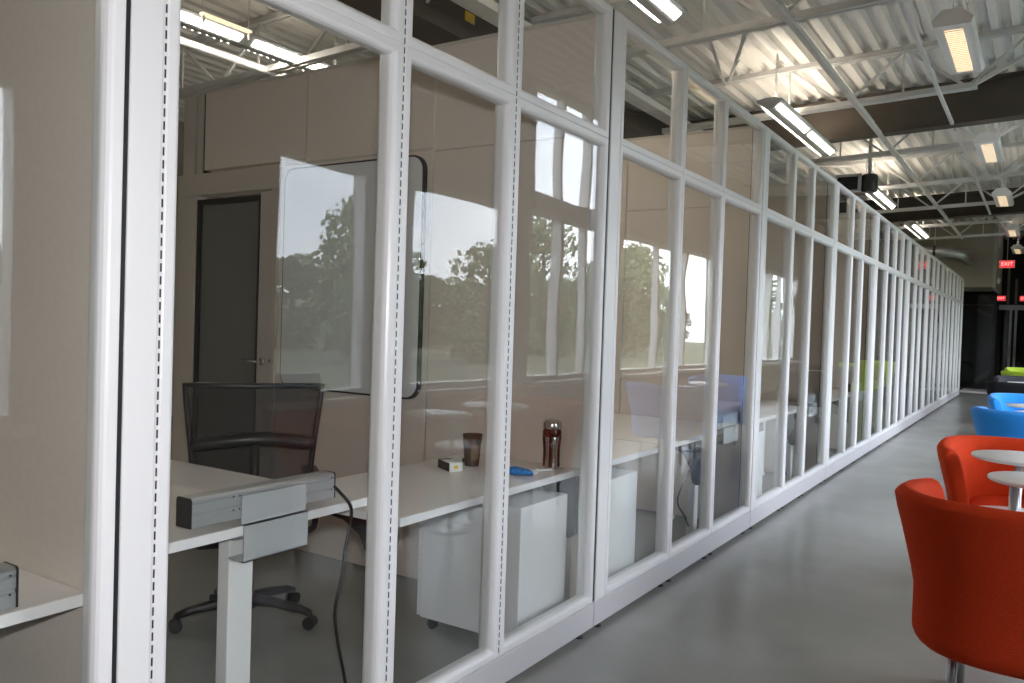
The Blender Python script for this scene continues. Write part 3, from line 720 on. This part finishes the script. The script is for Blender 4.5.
# ------------------------------------------------------------------ tub chairs
def tub_chair(mname, label, x, y, rz, group, z=.9):
    t = thing('tub_chair', label, 'armchair', (x, y, 0), rz, group)
    # local: back at -y, opening at +y.  angle measured from -y.
    N = 40; span = math.radians(128)
    def R(a, zz):     # plan radius, a little squarer than a circle
        base = .405 if zz < .5 else .405+.095*((zz-.5)/.4)**1.15
        return base
    def pt(a, zz, off):
        r = R(a, zz)-off
        sx = math.sin(a); cy = -math.cos(a)
        k = 1/((abs(sx)**2.7+abs(cy)**2.7)**(1/2.7))
        ext = 1.0+.16*max(0, cy)
        return Vector((r*k*sx, r*k*cy*ext, zz))
    prof = [(.31, .10), (.285, .07), (.285, .03), (.31, .0), (.36, 0), (.42, 0), (.50, 0), (.58, 0), (.66, 0), (.74, 0), (.82, 0), (.87, .004), (.895, .022), (.90, .05), (.893, .078), (.865, .096), (.80, .102), (.70, .10), (.60, .10), (.48, .10), (.38, .10), (.31, .10)]
    G = []
    for i in range(N+1):
        u = -1+2*i/N; a = u*span
        drop = .03*max(0, abs(u)-.55)/.45
        th = 1.0 if abs(u) < .93 else 1.0
        G.append([pt(a, zz-(drop if zz > .6 else 0), of*th) for zz, of in prof])
    mb = MB(); V = mb.grid(G)
    for e in (0, -1):
        row = V[e]; mb.face(row[:-1] if e == 0 else row[:-1][::-1])
    o = mb.build('shell', mname, t); bv = bevel(o, .028, 4); bv.modifiers['bevel'].angle_limit = math.radians(50)
    for p in o.data.polygons: p.use_smooth = True
    # seat cushion
    G2 = []
    outl = []
    for i in range(48):
        a = i/48*2*PI; sx, cy = math.sin(a), -math.cos(a)
        k = 1/((abs(sx)**3.2+abs(cy)**3.2)**(1/3.2)); outl.append((sx*k, cy*k))
    prof2 = [(0, .30), (.29, .30), (.302, .32), (.305, .45), (.300, .505), (.285, .532), (.24, .542), (0, .547)]
    mb = MB(); rings = []
    for r, zz in prof2:
        if r == 0: rings.append([mb.bm.verts.new((0, .04, zz))])
        else: rings.append([mb.bm.verts.new((ox*r, oy*(r+.06)+.05, zz)) for ox, oy in outl])
    for A, B in zip(rings, rings[1:]):
        for k in range(48):
            k2 = (k+1) % 48
            if len(A) == 1: mb.face([A[0], B[k], B[k2]], True)
            elif len(B) == 1: mb.face([A[k], A[k2], B[0]], True)
            else: mb.face([A[k], A[k2], B[k2], B[k]], True)
    mb.build('seat_cushion', mname, t)
    for sx in (-1, 1):
        for sy in (-1, 1):
            MB().tube([(sx*.24, sy*.24, 0), (sx*.24, sy*.24, .32)], .018, 12).build('leg', 'pole', t)
    return t
nc = tub_chair('orange', 'near orange tub armchair with its dark back to the camera', 1.84, 3.95, 0, 'orange tub armchairs'); nc.scale = (1.03, 1, 1.03)
tub_chair('orange', 'orange tub armchair facing the camera across the round tables', 1.79, 5.92, PI, 'orange tub armchairs')
tub_chair('blue', 'nearer blue tub armchair with its back to the camera', 1.77, 9.15, 0, 'blue tub armchairs')
tub_chair('blue', 'farther blue tub armchair facing the camera', 1.80, 11.25, PI, 'blue tub armchairs')
tub_chair('char', 'black tub armchair behind the blue pair', 1.58, 15.0, 0, 'dark tub armchairs')
tub_chair('greyf', 'dark grey tub armchair facing the black one', 1.62, 16.9, PI, 'dark tub armchairs')
tub_chair('lime', 'nearer lime green tub armchair at the far right edge', 1.60, 20.2, 0, 'lime tub armchairs')
tub_chair('lime', 'farther lime green tub armchair facing the camera', 1.60, 22.2, PI, 'lime tub armchairs')

def laptop_table(x, y, r, z, label, px=0, py=0, base=.22):
    t = thing('side_table', label, 'side table', (x, y, 0), group='round white side tables')
    MB().lathe([(0, z-.022), (r-.012, z-.022), (r, z-.014), (r, z-.003), (r-.003, z), (0, z)], seg=64).build('table_top', 'tabletop', t)
    MB().tube([(px, py, .012), (px, py, z-.02)], .022, 16).build('pole', 'pole', t)
    MB().lathe([(0, z-.030), (.034, z-.030), (.034, z-.022), (0, z-.022)], px, py, 0, 20).build('mount_plate', 'pole', t)
    MB().lathe([(0, 0), (base, 0), (base, .006), (base-.01, .012), (0, .014)], px, py, 0, 40).build('base_plate', 'pole', t)
laptop_table(1.88, 4.88, .245, .855, 'small round white table nearest the near orange chair', -.125, .0, .17)
laptop_table(1.79, 5.50, .27, .885, 'small round white table in front of the facing orange chair', -.03, .06, .14)
laptop_table(1.80, 5.22, .30, .59, 'low round white table partly hidden behind near orange chair', .0, .0, .16)
laptop_table(1.78, 10.5, .25, .845, 'small round white table in front of the far blue chair', 0, 0, .17)
laptop_table(1.86, 10.1, .24, .80, 'small round white table just behind the near blue chair', 0, 0, .17)
laptop_table(1.62, 16.0, .25, .845, 'small white table between the black and grey chairs', 0, 0, .17)

# ------------------------------------------------------------------ outside: meadow and trees
struct(MB().box(WX+.25, 160, -80, 110, -.35, -.25).build('ground', 'grass'))
def tree_mesh(seed, h, w, ml):
    rnd = random.Random(seed)
    tr = MB(); tr.tube([(0, 0, 0), (.05, .02, h*.3), (-.03, .05, h*.6), (0, 0, h*.9)], [.18, .14, .09, .03], 8)
    for k in range(9):
        a = rnd.uniform(0, 6.28); z0 = h*rnd.uniform(.3, .7); rr = w*rnd.uniform(.4, .8)
        tr.tube([(0, 0, z0), (math.cos(a)*rr*.5, math.sin(a)*rr*.5, z0+h*.1), (math.cos(a)*rr, math.sin(a)*rr, z0+h*.16)], [.06, .04, .015], 6)
    lf = MB()
    for k in range(60):
        a = rnd.uniform(0, 6.28); zz = rnd.uniform(.04, 1); q = w*math.sqrt(max(.02, 1-((zz-.5)/.52)**2))*math.sqrt(rnd.uniform(.05, 1))
        c = Vector((math.cos(a)*q, math.sin(a)*q, zz*h)); s = rnd.uniform(.14, .26)*h*.55
        for j in range(60):
            d = Vector((rnd.gauss(0, 1), rnd.gauss(0, 1), rnd.gauss(0, .8))).normalized()*s*rnd.uniform(.5, 1)
            p = c+d; n = Vector((rnd.gauss(0, 1), rnd.gauss(0, 1), rnd.gauss(0, 1))).normalized(); e = n.orthogonal().normalized(); f = n.cross(e); z_ = rnd.uniform(.10, .22)
            lf.face([lf.bm.verts.new(p+e*z_), lf.bm.verts.new(p+f*z_*.6), lf.bm.verts.new(p-e*z_), lf.bm.verts.new(p-f*z_*.6)])
    return tr, lf
protos = []
for i, (h, w, ml) in enumerate(((4.6, 2.3, 'leaf2'), (6.2, 2.4, 'leaf'), (5.2, 3.0, 'leaf'))):
    tr, lf = tree_mesh(i+5, h, w, ml)
    a = tr.build('trunk', 'bark'); b_ = lf.build('foliage', ml, fix=False)
    protos.append((a.data, b_.data)); bpy.data.objects.remove(a); bpy.data.objects.remove(b_)
rnd = random.Random(11)
TL = ['dark bushy tree in the tree line outside, seen only as a reflection', 'tall pale green tree outside, seen only as a reflection', 'broad green tree outside, seen only as a reflection']
def tree(k, x, y, s):
    t = thing('tree', TL[k], 'tree', (x, y, -.25), rnd.uniform(0, 6.28), 'trees outside the windows'); t.scale = (s, s, s)
    for nm, me in (('trunk', protos[k][0]), ('foliage', protos[k][1])):
        o = bpy.data.objects.new(nm, me); C.objects.link(o); o.parent = t
# low wooded ridge beyond the trees
mb = MB(); G = []
for i in range(60):
    yy = -80+i*4; hh = 3.2+.8*math.sin(i*.7)+.6*math.sin(i*1.9); G.append([(66, yy, -.3), (69, yy, hh*.6), (75, yy, hh), (95, yy, -.3)])
mb.grid(G); struct(mb.build('hills', 'leaf2'))
y = -6; row = 0
while y < 95:
    row = (row+1) % 2
    if row: tree(rnd.choice((0, 0, 2)), 47+rnd.uniform(-2, 2), y+2.4, rnd.uniform(1.2, 1.4))
    tree(rnd.choice((0, 0, 2)), 34+rnd.uniform(-3, 3), y, rnd.uniform(.85, 1.05)); y += rnd.uniform(5.0, 5.8)
for (x, y, s, k) in ((21, 24.5, 1.0, 1), (19, 30, .8, 1), (22, 40, 1.15, 1), (20, 46, 1.1, 2), (24, 56, 1.2, 1), (18, 66, 1.0, 1), (16, 75, 1.0, 2), (22, 6, .8, 2)):
    tree(k, x, y, s)
